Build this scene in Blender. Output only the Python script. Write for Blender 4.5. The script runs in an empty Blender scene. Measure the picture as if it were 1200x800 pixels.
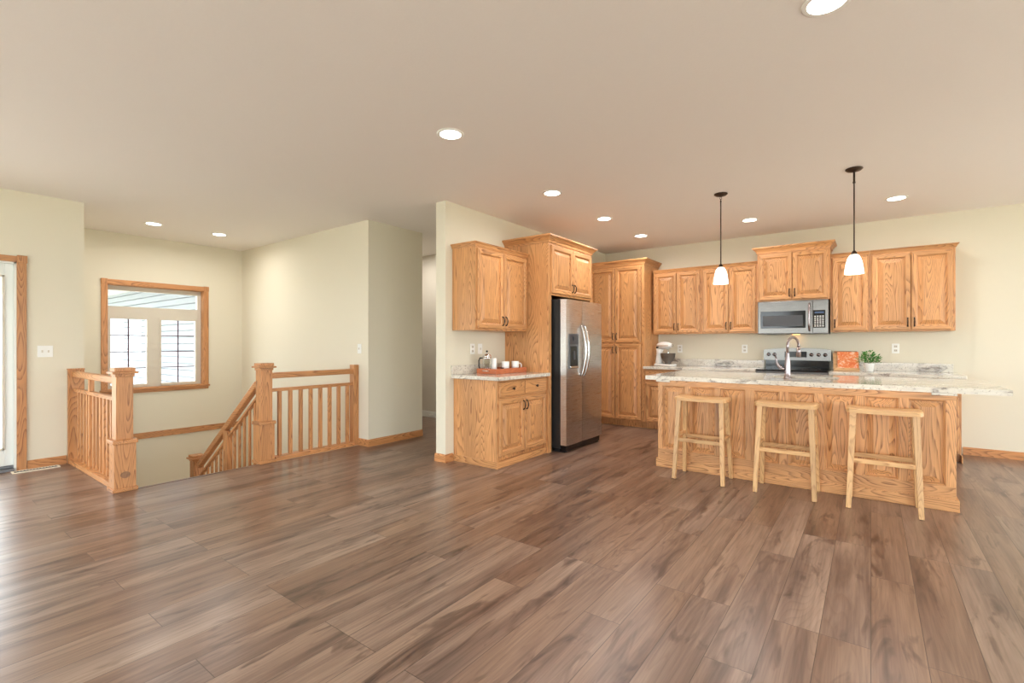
import bpy, bmesh, math, random
from mathutils import Vector, Matrix
R = math.radians
sc = bpy.context.scene
col = sc.collection

# ------------------------------------------------------------------ camera
F = 562.3
yaw = math.atan((1020.6 - 600) / F)
cam_d = bpy.data.cameras.new('camera')
cam_d.sensor_width = 36
cam_d.lens = 36 * F / 1200
cam_d.shift_y = 2.4 / 1200
cam_d.clip_start = .05
cam = bpy.data.objects.new('camera', cam_d)
cam.location = (0, 0, 1.245)
cam.rotation_euler = (R(90), 0, yaw)
col.objects.link(cam)
sc.camera = cam

# ------------------------------------------------------------------ world, light, exposure
sc.view_settings.view_transform = 'Standard'
sc.view_settings.look = 'None'
sc.view_settings.gamma = 1
sc.view_settings.use_curve_mapping = False
sc.view_settings.exposure = -0.1
SKY = 9.0
SUN = 10.0
CAN = 9.0
w = bpy.data.worlds.new('sky')
sc.world = w
w.use_nodes = True
bg = w.node_tree.nodes['Background']
bg.inputs[0].default_value = (.9, .95, 1.0, 1)
bg.inputs[1].default_value = SKY
sc.cycles.max_bounces = 10
sc.cycles.diffuse_bounces = 6
sc.cycles.transparent_max_bounces = 12
sc.cycles.use_denoising = True
sc.cycles.sample_clamp_indirect = 8
sl_ = bpy.data.lights.new('sun', 'SUN'); sl_.energy = SUN; sl_.angle = R(1); sl_.color = (1, .96, .9)
so = bpy.data.objects.new('sun', sl_); so.rotation_euler = (R(-32), 0, 0); so.location = (0, 12, 12); col.objects.link(so)
def portal(loc, rot, sx, sy):
    l = bpy.data.lights.new('daylight_portal', 'AREA')
    l.shape = 'RECTANGLE'; l.size = sx; l.size_y = sy
    l.cycles.is_portal = True
    o = bpy.data.objects.new('daylight_portal', l)
    o.location = loc; o.rotation_euler = rot
    col.objects.link(o)
H = 2.74
XR, YB = 4.1, -3.2
portal((XR + .1, 5.4, 1.28), (0, R(90), 0), 2.35, 3.4)
portal((XR + .1, .4, 1.28), (0, R(90), 0), 2.35, 4.0)
portal((-4.05, YB - .1, 1.3), (R(90), 0, 0), 4.1, 2.4)
portal((1.25, YB - .1, 1.3), (R(90), 0, 0), 3.7, 2.4)
portal((-6.85, -.07, 1.03), (0, R(-90), 0), 2.0, 1.7)
portal((-8.33, 2.46, 1.33), (0, R(-90), 0), 1.4, 1.16)

# ------------------------------------------------------------------ materials
def lin(c):
    return tuple(((v / 255) / 12.92 if v / 255 <= .04045 else ((v / 255 + .055) / 1.055) ** 2.4) for v in c) + (1,)
def newmat(name):
    m = bpy.data.materials.new(name); m.use_nodes = True
    nt = m.node_tree
    return m, nt, nt.nodes['Principled BSDF']
def N(nt, t, **k):
    n = nt.nodes.new(t)
    for a, v in k.items():
        if a == 'inp':
            for i, x in v.items(): n.inputs[i].default_value = x
        else: setattr(n, a, v)
    return n
def plain(name, rgb, rough=.6, metal=0, bump=0, bscale=200, var=.03, spec=.5, coat=0):
    m, nt, b = newmat(name)
    tc = N(nt, 'ShaderNodeTexCoord')
    nz = N(nt, 'ShaderNodeTexNoise', inp={'Scale': bscale, 'Detail': 2})
    nt.links.new(tc.outputs['Object'], nz.inputs['Vector'])
    c = lin(rgb)
    mx = N(nt, 'ShaderNodeMix', data_type='RGBA')
    mx.inputs[6].default_value = tuple(x * (1 - var) for x in c[:3]) + (1,)
    mx.inputs[7].default_value = tuple(min(1, x * (1 + var)) for x in c[:3]) + (1,)
    nt.links.new(nz.outputs['Fac'], mx.inputs[0])
    nt.links.new(mx.outputs[2], b.inputs['Base Color'])
    b.inputs['Roughness'].default_value = rough
    b.inputs['Metallic'].default_value = metal
    b.inputs['Specular IOR Level'].default_value = spec
    b.inputs['Coat Weight'].default_value = coat
    if bump:
        bp = N(nt, 'ShaderNodeBump', inp={'Strength': bump, 'Distance': .002})
        nt.links.new(nz.outputs['Fac'], bp.inputs['Height'])
        nt.links.new(bp.outputs[0], b.inputs['Normal'])
    return m
def ramp(nt, stops):
    r = N(nt, 'ShaderNodeValToRGB')
    e = r.color_ramp.elements
    while len(e) < len(stops): e.new(.5)
    for k, (p, c) in enumerate(stops):
        e[k].position = p; e[k].color = c
    return r
def oak(name, axis, light, dark, strength=.95):
    """oak with the grain along an axis; contour lines of a stretched noise give the cathedral figure"""
    m, nt, b = newmat(name)
    tc = N(nt, 'ShaderNodeTexCoord'); oi = N(nt, 'ShaderNodeObjectInfo')
    sh = N(nt, 'ShaderNodeVectorMath', operation='MULTIPLY_ADD')
    sh.inputs[1].default_value = (1, 1, 1)
    rv = N(nt, 'ShaderNodeVectorMath', operation='SCALE'); rv.inputs[0].default_value = (17.3, 29.1, 41.7)
    nt.links.new(oi.outputs['Random'], rv.inputs['Scale'])
    nt.links.new(tc.outputs['Object'], sh.inputs[0]); nt.links.new(rv.outputs[0], sh.inputs[2])
    s = [1, 1, 1]; s['xyz'.index(axis)] = .12
    mp = N(nt, 'ShaderNodeMapping'); mp.inputs['Scale'].default_value = s
    nt.links.new(sh.outputs[0], mp.inputs['Vector'])
    n1 = N(nt, 'ShaderNodeTexNoise', inp={'Scale': 6.0, 'Detail': 1.2, 'Roughness': .45, 'Distortion': .1})
    nt.links.new(mp.outputs[0], n1.inputs['Vector'])
    mu = N(nt, 'ShaderNodeMath', operation='MULTIPLY'); mu.inputs[1].default_value = 34
    nt.links.new(n1.outputs['Fac'], mu.inputs[0])
    si = N(nt, 'ShaderNodeMath', operation='FRACT')
    nt.links.new(mu.outputs[0], si.inputs[0])
    s2 = [1, 1, 1]; s2['xyz'.index(axis)] = .03
    mp2 = N(nt, 'ShaderNodeMapping'); mp2.inputs['Scale'].default_value = s2
    nt.links.new(sh.outputs[0], mp2.inputs['Vector'])
    n2 = N(nt, 'ShaderNodeTexNoise', inp={'Scale': 190, 'Detail': 2})
    nt.links.new(mp2.outputs[0], n2.inputs['Vector'])
    n3 = N(nt, 'ShaderNodeTexNoise', inp={'Scale': 3.0, 'Detail': 1})
    nt.links.new(mp.outputs[0], n3.inputs['Vector'])
    r1 = ramp(nt, [(0, (0, 0, 0, 1)), (.35, (.10, .10, .10, 1)), (.66, (.38, .38, .38, 1)), (.90, (1, 1, 1, 1)), (1, (.1, .1, .1, 1))])
    nt.links.new(si.outputs[0], r1.inputs[0])
    # break the lines up with the pores
    r2 = ramp(nt, [(.36, (.25, .25, .25, 1)), (.62, (1, 1, 1, 1))])
    nt.links.new(n2.outputs['Fac'], r2.inputs[0])
    ml = N(nt, 'ShaderNodeMath', operation='MULTIPLY')
    nt.links.new(r1.outputs[0], ml.inputs[0]); nt.links.new(r2.outputs[0], ml.inputs[1])
    m2 = N(nt, 'ShaderNodeMath', operation='MULTIPLY'); m2.inputs[1].default_value = strength
    nt.links.new(ml.outputs[0], m2.inputs[0])
    mx = N(nt, 'ShaderNodeMix', data_type='RGBA')
    mx.inputs[6].default_value = lin(light); mx.inputs[7].default_value = lin(dark)
    nt.links.new(m2.outputs[0], mx.inputs[0])
    hs = N(nt, 'ShaderNodeHueSaturation')
    nt.links.new(mx.outputs[2], hs.inputs['Color'])
    mr = N(nt, 'ShaderNodeMapRange', inp={1: .25, 2: .75, 3: .80, 4: 1.16})
    nt.links.new(n3.outputs['Fac'], mr.inputs[0]); nt.links.new(mr.outputs[0], hs.inputs['Value'])
    nt.links.new(hs.outputs[0], b.inputs['Base Color'])
    b.inputs['Roughness'].default_value = .38
    bp = N(nt, 'ShaderNodeBump', inp={'Strength': .12, 'Distance': .001})
    nt.links.new(n2.outputs['Fac'], bp.inputs['Height']); nt.links.new(bp.outputs[0], b.inputs['Normal'])
    return m
OL, OD = (214, 157, 103), (124, 70, 36)
M = {}
for a in 'xyz': M['oak_' + a] = oak('honey_oak_' + a, a, OL, OD)
for a in 'xyz': M['isl_' + a] = oak('island_oak_' + a, a, (220, 164, 110), (128, 76, 40), 1.0)
for a in 'xyz': M['rail_' + a] = oak('railing_oak_' + a, a, (206, 146, 94), (122, 68, 36), .95)
for a in 'xyz': M['stool_' + a] = oak('stool_wood_' + a, a, (216, 172, 120), (166, 114, 68), .85)
M['tray_wood'] = oak('tray_wood', 'y', (196, 112, 72), (140, 66, 38), .5)
M['wall'] = plain('cream_wall_paint', (225, 218, 199), .75, bump=.15, bscale=160, var=.01)
M['hall_wall'] = plain('hall_wall_paint', (205, 198, 186), .75, bump=.15, bscale=160, var=.01)
M['ceiling'] = plain('ceiling_paint', (240, 235, 230), .8, bump=.3, bscale=90, var=.012)
M['white'] = plain('white_plastic', (240, 240, 236), .35, var=.01)
M['vinyl'] = plain('vinyl_frame', (212, 204, 190), .4, var=.01)
M['grille'] = plain('window_grille', (96, 70, 84), .5)
M['door_paint'] = plain('door_white_paint', (232, 234, 230), .4, var=.01)
M['bronze'] = plain('bronze_metal', (74, 60, 50), .4, .8)
M['chrome'] = plain('chrome', (225, 225, 225), .12, 1)
M['black'] = plain('black_gloss', (16, 16, 18), .12)
M['blackm'] = plain('black_matte', (22, 22, 24), .5)
M['lgrey'] = plain('panel_grey', (120, 122, 126), .35, .6)
M['dgrey'] = plain('dark_grey', (70, 70, 74), .4)
M['ceramic'] = plain('white_ceramic', (240, 240, 238), .15, coat=.5, var=.01)
M['enamel'] = plain('white_enamel', (238, 238, 236), .12, coat=.6, var=.01)
M['siding'] = plain('grey_white_siding', (150, 155, 162), .6)
M['soffit'] = plain('soffit_panel', (214, 214, 212), .6)
M['concrete'] = plain('concrete', (212, 205, 196), .9, bump=.3, bscale=30, var=.06)
M['grass'] = plain('lawn', (120, 130, 84), .95, bump=.5, bscale=8, var=.25)
M['leaf'] = plain('leaf_green', (62, 138, 44), .5, bscale=30, var=.35)
M['soil'] = plain('soil', (60, 44, 34), .9)
M['paper'] = plain('paper', (240, 232, 215), .8)
M['board'] = oak('walnut_board', 'z', (150, 108, 76), (100, 66, 44), .6)
M['lid'] = plain('dark_lid', (40, 38, 40), .4)
def steel(name, rgb):
    m, nt, b = newmat(name)
    tc = N(nt, 'ShaderNodeTexCoord')
    mp = N(nt, 'ShaderNodeMapping'); mp.inputs['Scale'].default_value = (2, 2, 260)
    nt.links.new(tc.outputs['Object'], mp.inputs[0])
    nz = N(nt, 'ShaderNodeTexNoise', inp={'Scale': 3, 'Detail': 2})
    nt.links.new(mp.outputs[0], nz.inputs[0])
    mr = N(nt, 'ShaderNodeMapRange', inp={3: .22, 4: .36})
    nt.links.new(nz.outputs['Fac'], mr.inputs[0]); nt.links.new(mr.outputs[0], b.inputs['Roughness'])
    b.inputs['Base Color'].default_value = lin(rgb); b.inputs['Metallic'].default_value = 1
    b.inputs['Anisotropic'].default_value = .5
    return m
M['steel'] = steel('brushed_steel', (206, 204, 202)); M['steel_dark'] = steel('appliance_steel', (122, 119, 116))
M['nickel'] = plain('brushed_nickel', (158, 148, 150), .25, 1)
def granite():
    m, nt, b = newmat('pale_granite')
    tc = N(nt, 'ShaderNodeTexCoord')
    mp = N(nt, 'ShaderNodeMapping'); mp.inputs['Scale'].default_value = (1.0, 2.2, 2.2); mp.inputs['Rotation'].default_value = (0, 0, .35)
    nt.links.new(tc.outputs['Object'], mp.inputs[0])
    n1 = N(nt, 'ShaderNodeTexNoise', inp={'Scale': 5, 'Detail': 8, 'Roughness': .66, 'Distortion': 1.2})
    n2 = N(nt, 'ShaderNodeTexNoise', inp={'Scale': 60, 'Detail': 3})
    nt.links.new(mp.outputs[0], n1.inputs[0]); nt.links.new(tc.outputs['Object'], n2.inputs[0])
    r = ramp(nt, [(.29, lin((108, 98, 92))), (.37, lin((170, 160, 150))), (.44, lin((208, 200, 188))), (.62, lin((224, 217, 204))), (.75, lin((190, 178, 160)))])
    nt.links.new(n1.outputs['Fac'], r.inputs[0])
    r2 = ramp(nt, [(.32, lin((170, 160, 150))), (.42, (1, 1, 1, 1))])
    nt.links.new(n2.outputs['Fac'], r2.inputs[0])
    mx = N(nt, 'ShaderNodeMix', data_type='RGBA', blend_type='MULTIPLY'); mx.inputs[0].default_value = .8
    nt.links.new(r.outputs[0], mx.inputs[6]); nt.links.new(r2.outputs[0], mx.inputs[7])
    nt.links.new(mx.outputs[2], b.inputs['Base Color'])
    b.inputs['Roughness'].default_value = .1
    return m
M['granite'] = granite()
def floor_mat():
    m, nt, b = newmat('vinyl_plank_floor')
    tc = N(nt, 'ShaderNodeTexCoord')
    sp = N(nt, 'ShaderNodeSeparateXYZ'); nt.links.new(tc.outputs['Object'], sp.inputs[0])
    cb = N(nt, 'ShaderNodeCombineXYZ')
    nt.links.new(sp.outputs['Y'], cb.inputs['X']); nt.links.new(sp.outputs['X'], cb.inputs['Y'])
    def brick(mortar):
        br = N(nt, 'ShaderNodeTexBrick', offset=.37, offset_frequency=3, squash=1)
        br.inputs['Color1'].default_value = (0, 0, 0, 1); br.inputs['Color2'].default_value = (1, 1, 1, 1)
        br.inputs['Mortar'].default_value = (.5, .5, .5, 1)
        br.inputs['Scale'].default_value = 1; br.inputs['Mortar Size'].default_value = mortar
        br.inputs['Mortar Smooth'].default_value = .4
        br.inputs['Brick Width'].default_value = 1.22; br.inputs['Row Height'].default_value = .178
        nt.links.new(cb.outputs[0], br.inputs['Vector'])
        return br
    br0 = brick(0.0); br = brick(.0016)
    mulr = N(nt, 'ShaderNodeVectorMath', operation='SCALE'); mulr.inputs[0].default_value = (31, 57, 13)
    nt.links.new(br0.outputs['Color'], mulr.inputs['Scale'])
    ad = N(nt, 'ShaderNodeVectorMath', operation='ADD')
    nt.links.new(tc.outputs['Object'], ad.inputs[0]); nt.links.new(mulr.outputs[0], ad.inputs[1])
    def stretched(sx, sy, scale, det, dist=0, rough=.5):
        mp = N(nt, 'ShaderNodeMapping'); mp.inputs['Scale'].default_value = (sx, sy, 1)
        nt.links.new(ad.outputs[0], mp.inputs[0])
        n = N(nt, 'ShaderNodeTexNoise', inp={'Scale': scale, 'Detail': det, 'Distortion': dist, 'Roughness': rough})
        nt.links.new(mp.outputs[0], n.inputs[0])
        return n
    big = stretched(1, .08, 8, 4, .5, .6)
    fine = stretched(1, .03, 90, 3)
    knot = stretched(1, .2, 10, 3, 1.2, .6)
    cont = stretched(1, .07, 6, 1.5, .15)
    r = ramp(nt, [(.27, lin((84, 60, 50))), (.40, lin((118, 88, 72))), (.52, lin((140, 109, 90))), (.70, lin((160, 129, 107))), (.8, lin((172, 141, 118)))])
    nt.links.new(big.outputs['Fac'], r.inputs[0])
    # per-plank value
    hs = N(nt, 'ShaderNodeHueSaturation'); nt.links.new(r.outputs[0], hs.inputs['Color'])
    mr = N(nt, 'ShaderNodeMapRange', inp={3: .9, 4: 1.08}); nt.links.new(br0.outputs['Color'], mr.inputs[0])
    nt.links.new(mr.outputs[0], hs.inputs['Value'])
    mr2 = N(nt, 'ShaderNodeMapRange', inp={3: 1.0, 4: .75}); nt.links.new(br0.outputs['Color'], mr2.inputs[0])
    nt.links.new(mr2.outputs[0], hs.inputs['Saturation'])
    def mul(a, bb, f):
        mx = N(nt, 'ShaderNodeMix', data_type='RGBA', blend_type='MULTIPLY'); mx.inputs[0].default_value = f
        nt.links.new(a, mx.inputs[6]); nt.links.new(bb, mx.inputs[7]); return mx.outputs[2]
    rf = ramp(nt, [(.35, (.64, .61, .59, 1)), (.6, (1, 1, 1, 1))]); nt.links.new(fine.outputs['Fac'], rf.inputs[0])
    rk = ramp(nt, [(.29, (.34, .28, .27, 1)), (.36, (.62, .57, .56, 1)), (.44, (1, 1, 1, 1))]); nt.links.new(knot.outputs['Fac'], rk.inputs[0])
    mu = N(nt, 'ShaderNodeMath', operation='MULTIPLY'); mu.inputs[1].default_value = 26
    nt.links.new(cont.outputs['Fac'], mu.inputs[0])
    fr = N(nt, 'ShaderNodeMath', operation='FRACT'); nt.links.new(mu.outputs[0], fr.inputs[0])
    rc = ramp(nt, [(.0, (1, 1, 1, 1)), (.6, (.96, .95, .94, 1)), (.9, (.78, .74, .70, 1)), (1, (1, 1, 1, 1))]); nt.links.new(fr.outputs[0], rc.inputs[0])
    c = mul(hs.outputs[0], rf.outputs[0], .55); c = mul(c, rk.outputs[0], .9); c = mul(c, rc.outputs[0], .6)
    dk = N(nt, 'ShaderNodeMix', data_type='RGBA'); dk.inputs[7].default_value = lin((70, 52, 42))
    nt.links.new(br.outputs['Fac'], dk.inputs[0]); nt.links.new(c, dk.inputs[6])
    nt.links.new(dk.outputs[2], b.inputs['Base Color'])
    b.inputs['Roughness'].default_value = .29; b.inputs['Specular IOR Level'].default_value = .7
    bp = N(nt, 'ShaderNodeBump', inp={'Strength': .25, 'Distance': .002}, invert=True)
    nt.links.new(br.outputs['Fac'], bp.inputs['Height'])
    bp2 = N(nt, 'ShaderNodeBump', inp={'Strength': .12, 'Distance': .001})
    nt.links.new(fine.outputs['Fac'], bp2.inputs['Height']); nt.links.new(bp.outputs[0], bp2.inputs['Normal'])
    nt.links.new(bp2.outputs[0], b.inputs['Normal'])
    return m
M['floor'] = floor_mat()
def pane_mat():
    m = bpy.data.materials.new('window_glass'); m.use_nodes = True; nt = m.node_tree; nt.nodes.clear()
    t = N(nt, 'ShaderNodeBsdfTransparent', inp={0: (.96, .98, .97, 1)}); g = N(nt, 'ShaderNodeBsdfGlossy', inp={'Roughness': .02})
    lw = N(nt, 'ShaderNodeLayerWeight', inp={0: .5}); pw = N(nt, 'ShaderNodeMath', operation='POWER', inp={1: 5}); fr = N(nt, 'ShaderNodeMath', operation='MULTIPLY_ADD', inp={1: .8, 2: .04}); nt.links.new(lw.outputs['Facing'], pw.inputs[0]); nt.links.new(pw.outputs[0], fr.inputs[0]); mx = N(nt, 'ShaderNodeMixShader'); o = N(nt, 'ShaderNodeOutputMaterial')
    nt.links.new(fr.outputs[0], mx.inputs[0]); nt.links.new(t.outputs[0], mx.inputs[1]); nt.links.new(g.outputs[0], mx.inputs[2]); nt.links.new(mx.outputs[0], o.inputs[0])
    return m
M['glass'] = pane_mat()
def emit(name, rgb, s):
    m, nt, b = newmat(name)
    b.inputs['Base Color'].default_value = lin(rgb)
    b.inputs['Emission Color'].default_value = lin(rgb); b.inputs['Emission Strength'].default_value = s
    return m
M['can_lens'] = emit('lamp_lens', (255, 250, 240), 14)
M['shade'] = emit('frosted_shade', (255, 250, 242), 1.5)
M['hood_lamp'] = emit('hood_lamp', (255, 190, 120), 6)
M['display'] = emit('clock_display', (60, 80, 110), .08)
def cover_mat():
    m, nt, b = newmat('cookbook_cover')
    tc = N(nt, 'ShaderNodeTexCoord')
    n = N(nt, 'ShaderNodeTexNoise', inp={'Scale': 22, 'Detail': 2, 'Distortion': 1.5}); nt.links.new(tc.outputs['Object'], n.inputs[0])
    r = ramp(nt, [(.35, lin((226, 112, 56))), (.52, lin((236, 146, 90))), (.6, lin((244, 204, 178))), (.68, lin((228, 128, 110)))])
    nt.links.new(n.outputs['Fac'], r.inputs[0]); nt.links.new(r.outputs[0], b.inputs['Base Color'])
    b.inputs['Roughness'].default_value = .35
    return m
M['cover'] = cover_mat()

# ------------------------------------------------------------------ mesh helpers
class MB:
    def __init__(s): s.bm = bmesh.new()
    def box(s, x0, x1, y0, y1, z0, z1, mi=0, bev=0):
        b = s.bm
        x0, x1 = sorted((x0, x1)); y0, y1 = sorted((y0, y1)); z0, z1 = sorted((z0, z1))
        v = [b.verts.new(p) for p in [(x0, y0, z0), (x1, y0, z0), (x1, y1, z0), (x0, y1, z0), (x0, y0, z1), (x1, y0, z1), (x1, y1, z1), (x0, y1, z1)]]
        fs = [b.faces.new([v[i] for i in q]) for q in [(3, 2, 1, 0), (4, 5, 6, 7), (0, 1, 5, 4), (1, 2, 6, 5), (2, 3, 7, 6), (3, 0, 4, 7)]]
        for f in fs: f.material_index = mi
        if bev:
            es = list({e for f in fs for e in f.edges})
            bmesh.ops.bevel(b, geom=es, offset=bev, segments=2, profile=.5, affect='EDGES', clamp_overlap=True)
        return s
    def quad(s, pts, mi=0):
        f = s.bm.faces.new([s.bm.verts.new(p) for p in pts]); f.material_index = mi
        return f
    def prism(s, pts, axis, a0, a1, mi=0):
        """polygon (u,v) extruded along an axis"""
        def P(u, v, a):
            return {'x': (a, u, v), 'y': (u, a, v), 'z': (u, v, a)}[axis]
        A = [s.bm.verts.new(P(u, v, a0)) for u, v in pts]; B = [s.bm.verts.new(P(u, v, a1)) for u, v in pts]
        n = len(pts); fs = [s.bm.faces.new(A[::-1]), s.bm.faces.new(B)]
        for i in range(n): fs.append(s.bm.faces.new([A[i], A[(i + 1) % n], B[(i + 1) % n], B[i]]))
        for f in fs: f.material_index = mi
        return s
    def lathe(s, prof, cx=0, cy=0, seg=32, mi=0, cap0=False, cap1=False, smooth=True):
        rings = []
        for r, z in prof:
            rings.append([s.bm.verts.new((cx + r * math.cos(2 * math.pi * k / seg), cy + r * math.sin(2 * math.pi * k / seg), z)) for k in range(seg)])
        for a, b in zip(rings, rings[1:]):
            for k in range(seg):
                f = s.bm.faces.new([a[k], a[(k + 1) % seg], b[(k + 1) % seg], b[k]]); f.smooth = smooth; f.material_index = mi
        if cap0: s.bm.faces.new(rings[0][::-1]).material_index = mi
        if cap1: s.bm.faces.new(rings[-1]).material_index = mi
        return s
    def tube(s, pts, r, seg=12, mi=0, radii=None, flat=1.0):
        pts = [Vector(p) for p in pts]; rings = []; up = None
        for i, p in enumerate(pts):
            d = (pts[min(i + 1, len(pts) - 1)] - pts[max(i - 1, 0)]).normalized()
            if up is None:
                up = Vector((0, 0, 1)) if abs(d.z) < .9 else Vector((1, 0, 0))
            a = d.cross(up).normalized(); up = a.cross(d).normalized()
            rr = radii[i] if radii else r
            rings.append([s.bm.verts.new(p + a * rr * math.cos(2 * math.pi * k / seg) + up * rr * flat * math.sin(2 * math.pi * k / seg)) for k in range(seg)])
        for a, b in zip(rings, rings[1:]):
            for k in range(seg):
                f = s.bm.faces.new([a[k], a[(k + 1) % seg], b[(k + 1) % seg], b[k]]); f.smooth = True; f.material_index = mi
        s.bm.faces.new(rings[0][::-1]).material_index = mi; s.bm.faces.new(rings[-1]).material_index = mi
        return s
    def bar(s, p0, p1, w, h, w1=None, h1=None, updir=(0, 0, 1), mi=0, bev=0):
        """rectangular bar between two points, optional taper"""
        p0, p1 = Vector(p0), Vector(p1); d = (p1 - p0).normalized()
        a = d.cross(Vector(updir)).normalized(); u = a.cross(d).normalized()
        w1 = w if w1 is None else w1; h1 = h if h1 is None else h1
        A = [s.bm.verts.new(p0 + a * x * w / 2 + u * y * h / 2) for x, y in ((-1, -1), (1, -1), (1, 1), (-1, 1))]
        B = [s.bm.verts.new(p1 + a * x * w1 / 2 + u * y * h1 / 2) for x, y in ((-1, -1), (1, -1), (1, 1), (-1, 1))]
        fs = [s.bm.faces.new(A[::-1]), s.bm.faces.new(B)]
        for i in range(4): fs.append(s.bm.faces.new([A[i], A[(i + 1) % 4], B[(i + 1) % 4], B[i]]))
        for f in fs: f.material_index = mi
        if bev: bmesh.ops.bevel(s.bm, geom=list({e for f in fs for e in f.edges}), offset=bev, segments=2, profile=.5, affect='EDGES')
        return s
    def raised(s, x0, x1, z0, z1, yf, rail=.055, t=.0205, vm=0, hm=1, field=.038, deep=.0185):
        """raised-panel door whose face looks towards -y"""
        prof = [(0, t), (0, .006), (.006, 0), (rail - .009, 0), (rail, .007), (rail + .003, deep), (rail + .010, deep), (rail + .010 + field, .003), (rail + .012 + field, .001)]
        rings = [[s.bm.verts.new((a, yf + d, c)) for a, c in ((x0 + i, z0 + i), (x1 - i, z0 + i), (x1 - i, z1 - i), (x0 + i, z1 - i))] for i, d in prof]
        for j, (A, B) in enumerate(zip(rings, rings[1:])):
            for k in range(4):
                f = s.bm.faces.new([A[k], A[(k + 1) % 4], B[(k + 1) % 4], B[k]])
                f.material_index = hm if (k in (0, 2) and j < 5) else vm
        s.bm.faces.new(rings[-1]).material_index = vm
        s.bm.faces.new(rings[0][::-1]).material_index = vm
        return s
    def xf(s, mat):
        bmesh.ops.transform(s.bm, matrix=mat, verts=s.bm.verts); return s
    def build(s, name, mats, parent=None, loc=None):
        bmesh.ops.recalc_face_normals(s.bm, faces=s.bm.faces)
        me = bpy.data.meshes.new(name); s.bm.to_mesh(me); s.bm.free()
        if not isinstance(mats, (list, tuple)): mats = [mats]
        for m in mats: me.materials.append(M[m] if isinstance(m, str) else m)
        o = bpy.data.objects.new(name, me); col.objects.link(o)
        if parent: o.parent = parent
        if loc: o.location = loc
        return o
def thing(name, label, cat, loc=(0, 0, 0), rz=0, group=None):
    o = bpy.data.objects.new(name, None); col.objects.link(o)
    o.location = loc; o.rotation_euler = (0, 0, rz); o.empty_display_size = .1
    o['label'] = label; o['category'] = cat
    if group: o['group'] = group
    return o
def tag(o, label, cat, group=None):
    o['label'] = label; o['category'] = cat
    if group: o['group'] = group
    return o
def struct(o): o['kind'] = 'structure'; return o
def kids(o): return [c for c in bpy.data.objects if c.parent == o]
def copy_tree(o, parent=None):
    c = o.copy(); col.objects.link(c); c.parent = parent
    for k in kids(o): copy_tree(k, c)
    return c
OAK = ['oak_z', 'oak_x', 'oak_y']
ISL = ['isl_z', 'isl_x', 'isl_y']

# ------------------------------------------------------------------ STRUCTURE: the house
XL, XW, YW, YS, XH, XC = -6.70, -8.15, 7.36, 3.60, -4.86, -3.56
YC = 1.36                      # corner where the left wall steps back to the window wall
XE = -5.03                     # floor edge at the stairs
T = .15
m = MB()
m.box(XE, XR, YB, 9.2, -.25, 0)
m.box(XL - T, XE, YB, YC, -.25, 0)
m.box(XW - 3, XE, YS + T, 9.2, -.25, 0)
struct(m.build('floor', ['floor']))
struct(MB().box(XW - T, XR + T, YB - T, 9.4, H, H + .2).build('ceiling', 'ceiling'))
def wall_y(name, y0, y1, xa, xb, z0=0, z1=H, holes=(), mat='wall'):
    """slab spanning xa..xb with rectangular holes (x0,x1,z0,z1); thickness y0..y1"""
    mb = MB(); xs = sorted([xa, xb] + [h for q in holes for h in q[:2]])
    for a, b in zip(xs, xs[1:]):
        if b - a < 1e-6: continue
        hs = [q for q in holes if q[0] <= a + 1e-6 and q[1] >= b - 1e-6]
        if not hs: mb.box(a, b, y0, y1, z0, z1)
        else:
            q = hs[0]
            if q[2] > z0: mb.box(a, b, y0, y1, z0, q[2])
            if q[3] < z1: mb.box(a, b, y0, y1, q[3], z1)
    return struct(mb.build(name, mat))
def wall_x(name, x0, x1, ya, yb, z0=0, z1=H, holes=(), mat='wall'):
    mb = MB(); ys = sorted([ya, yb] + [h for q in holes for h in q[:2]])
    for a, b in zip(ys, ys[1:]):
        if b - a < 1e-6: continue
        hs = [q for q in holes if q[0] <= a + 1e-6 and q[1] >= b - 1e-6]
        if not hs: mb.box(x0, x1, a, b, z0, z1)
        else:
            q = hs[0]
            if q[2] > z0: mb.box(x0, x1, a, b, z0, q[2])
            if q[3] < z1: mb.box(x0, x1, a, b, q[3], z1)
    return struct(mb.build(name, mat))
LOW = -2.75
DY0, DY1 = -1.0, .86           # glass door opening
WY0, WY1, WZ0, WZ1 = 1.885, 3.045, .62, 2.045
wall_x('wall_left', XL - T, XL, YB, YC, 0, H, [(DY0, DY1, 0, 2.045)])
wall_y('wall_recess', YC - T, YC, XW - T, XL - T, LOW, H)
wall_y('wall_stairwell_side', YC - T, YC, XL - T, XE, LOW, -.25)
wall_x('wall_window', XW - T, XW, YC, YS, LOW, H, [(WY0, WY1, WZ0, WZ1)])
wall_y('wall_stair', YS, YS + T, XW - T, XH - T, LOW, H)
wall_x('wall_hall_left', XH - T, XH, YS, 4.47)
wall_y('wall_hall_return', 4.32, 4.47, XW - T, XH - T)
wall_y('wall_hall_end', 5.68, 5.83, XW - T, XC - .14, mat='hall_wall')
wall_x('wall_hall_far_left', XW - T, XW, 4.47, 5.68)
wall_x('wall_coffee', XC - .14, XC, 3.60, YW)
wall_y('wall_back', YW, YW + T, XC - .14, XR + T)
wall_x('wall_right', XR, XR + T, YB, YW, 0, H, [(3.7, 6.9, .1, 2.45), (-1.6, 2.4, .1, 2.45)])
wall_y('wall_behind', YB - T, YB, XL - T, XR + T, 0, H, [(-6.1, -2.0, .1, 2.5), (-.6, 3.1, .1, 2.5)])
struct(MB().box(XE - .1, XE, YC, YS, LOW, -.25).build('wall_stairwell_end', 'wall'))
struct(MB().box(XW, XE, YC, YS, LOW - .1, LOW).build('floor_lower', 'floor'))
# bare wooden nosing along the edge of the floor at the stairs
struct(MB().box(XE - .03, XE + .002, YC + .01, 2.40, -.035, .004, bev=.004).build('trim_1', 'floor'))
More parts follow.
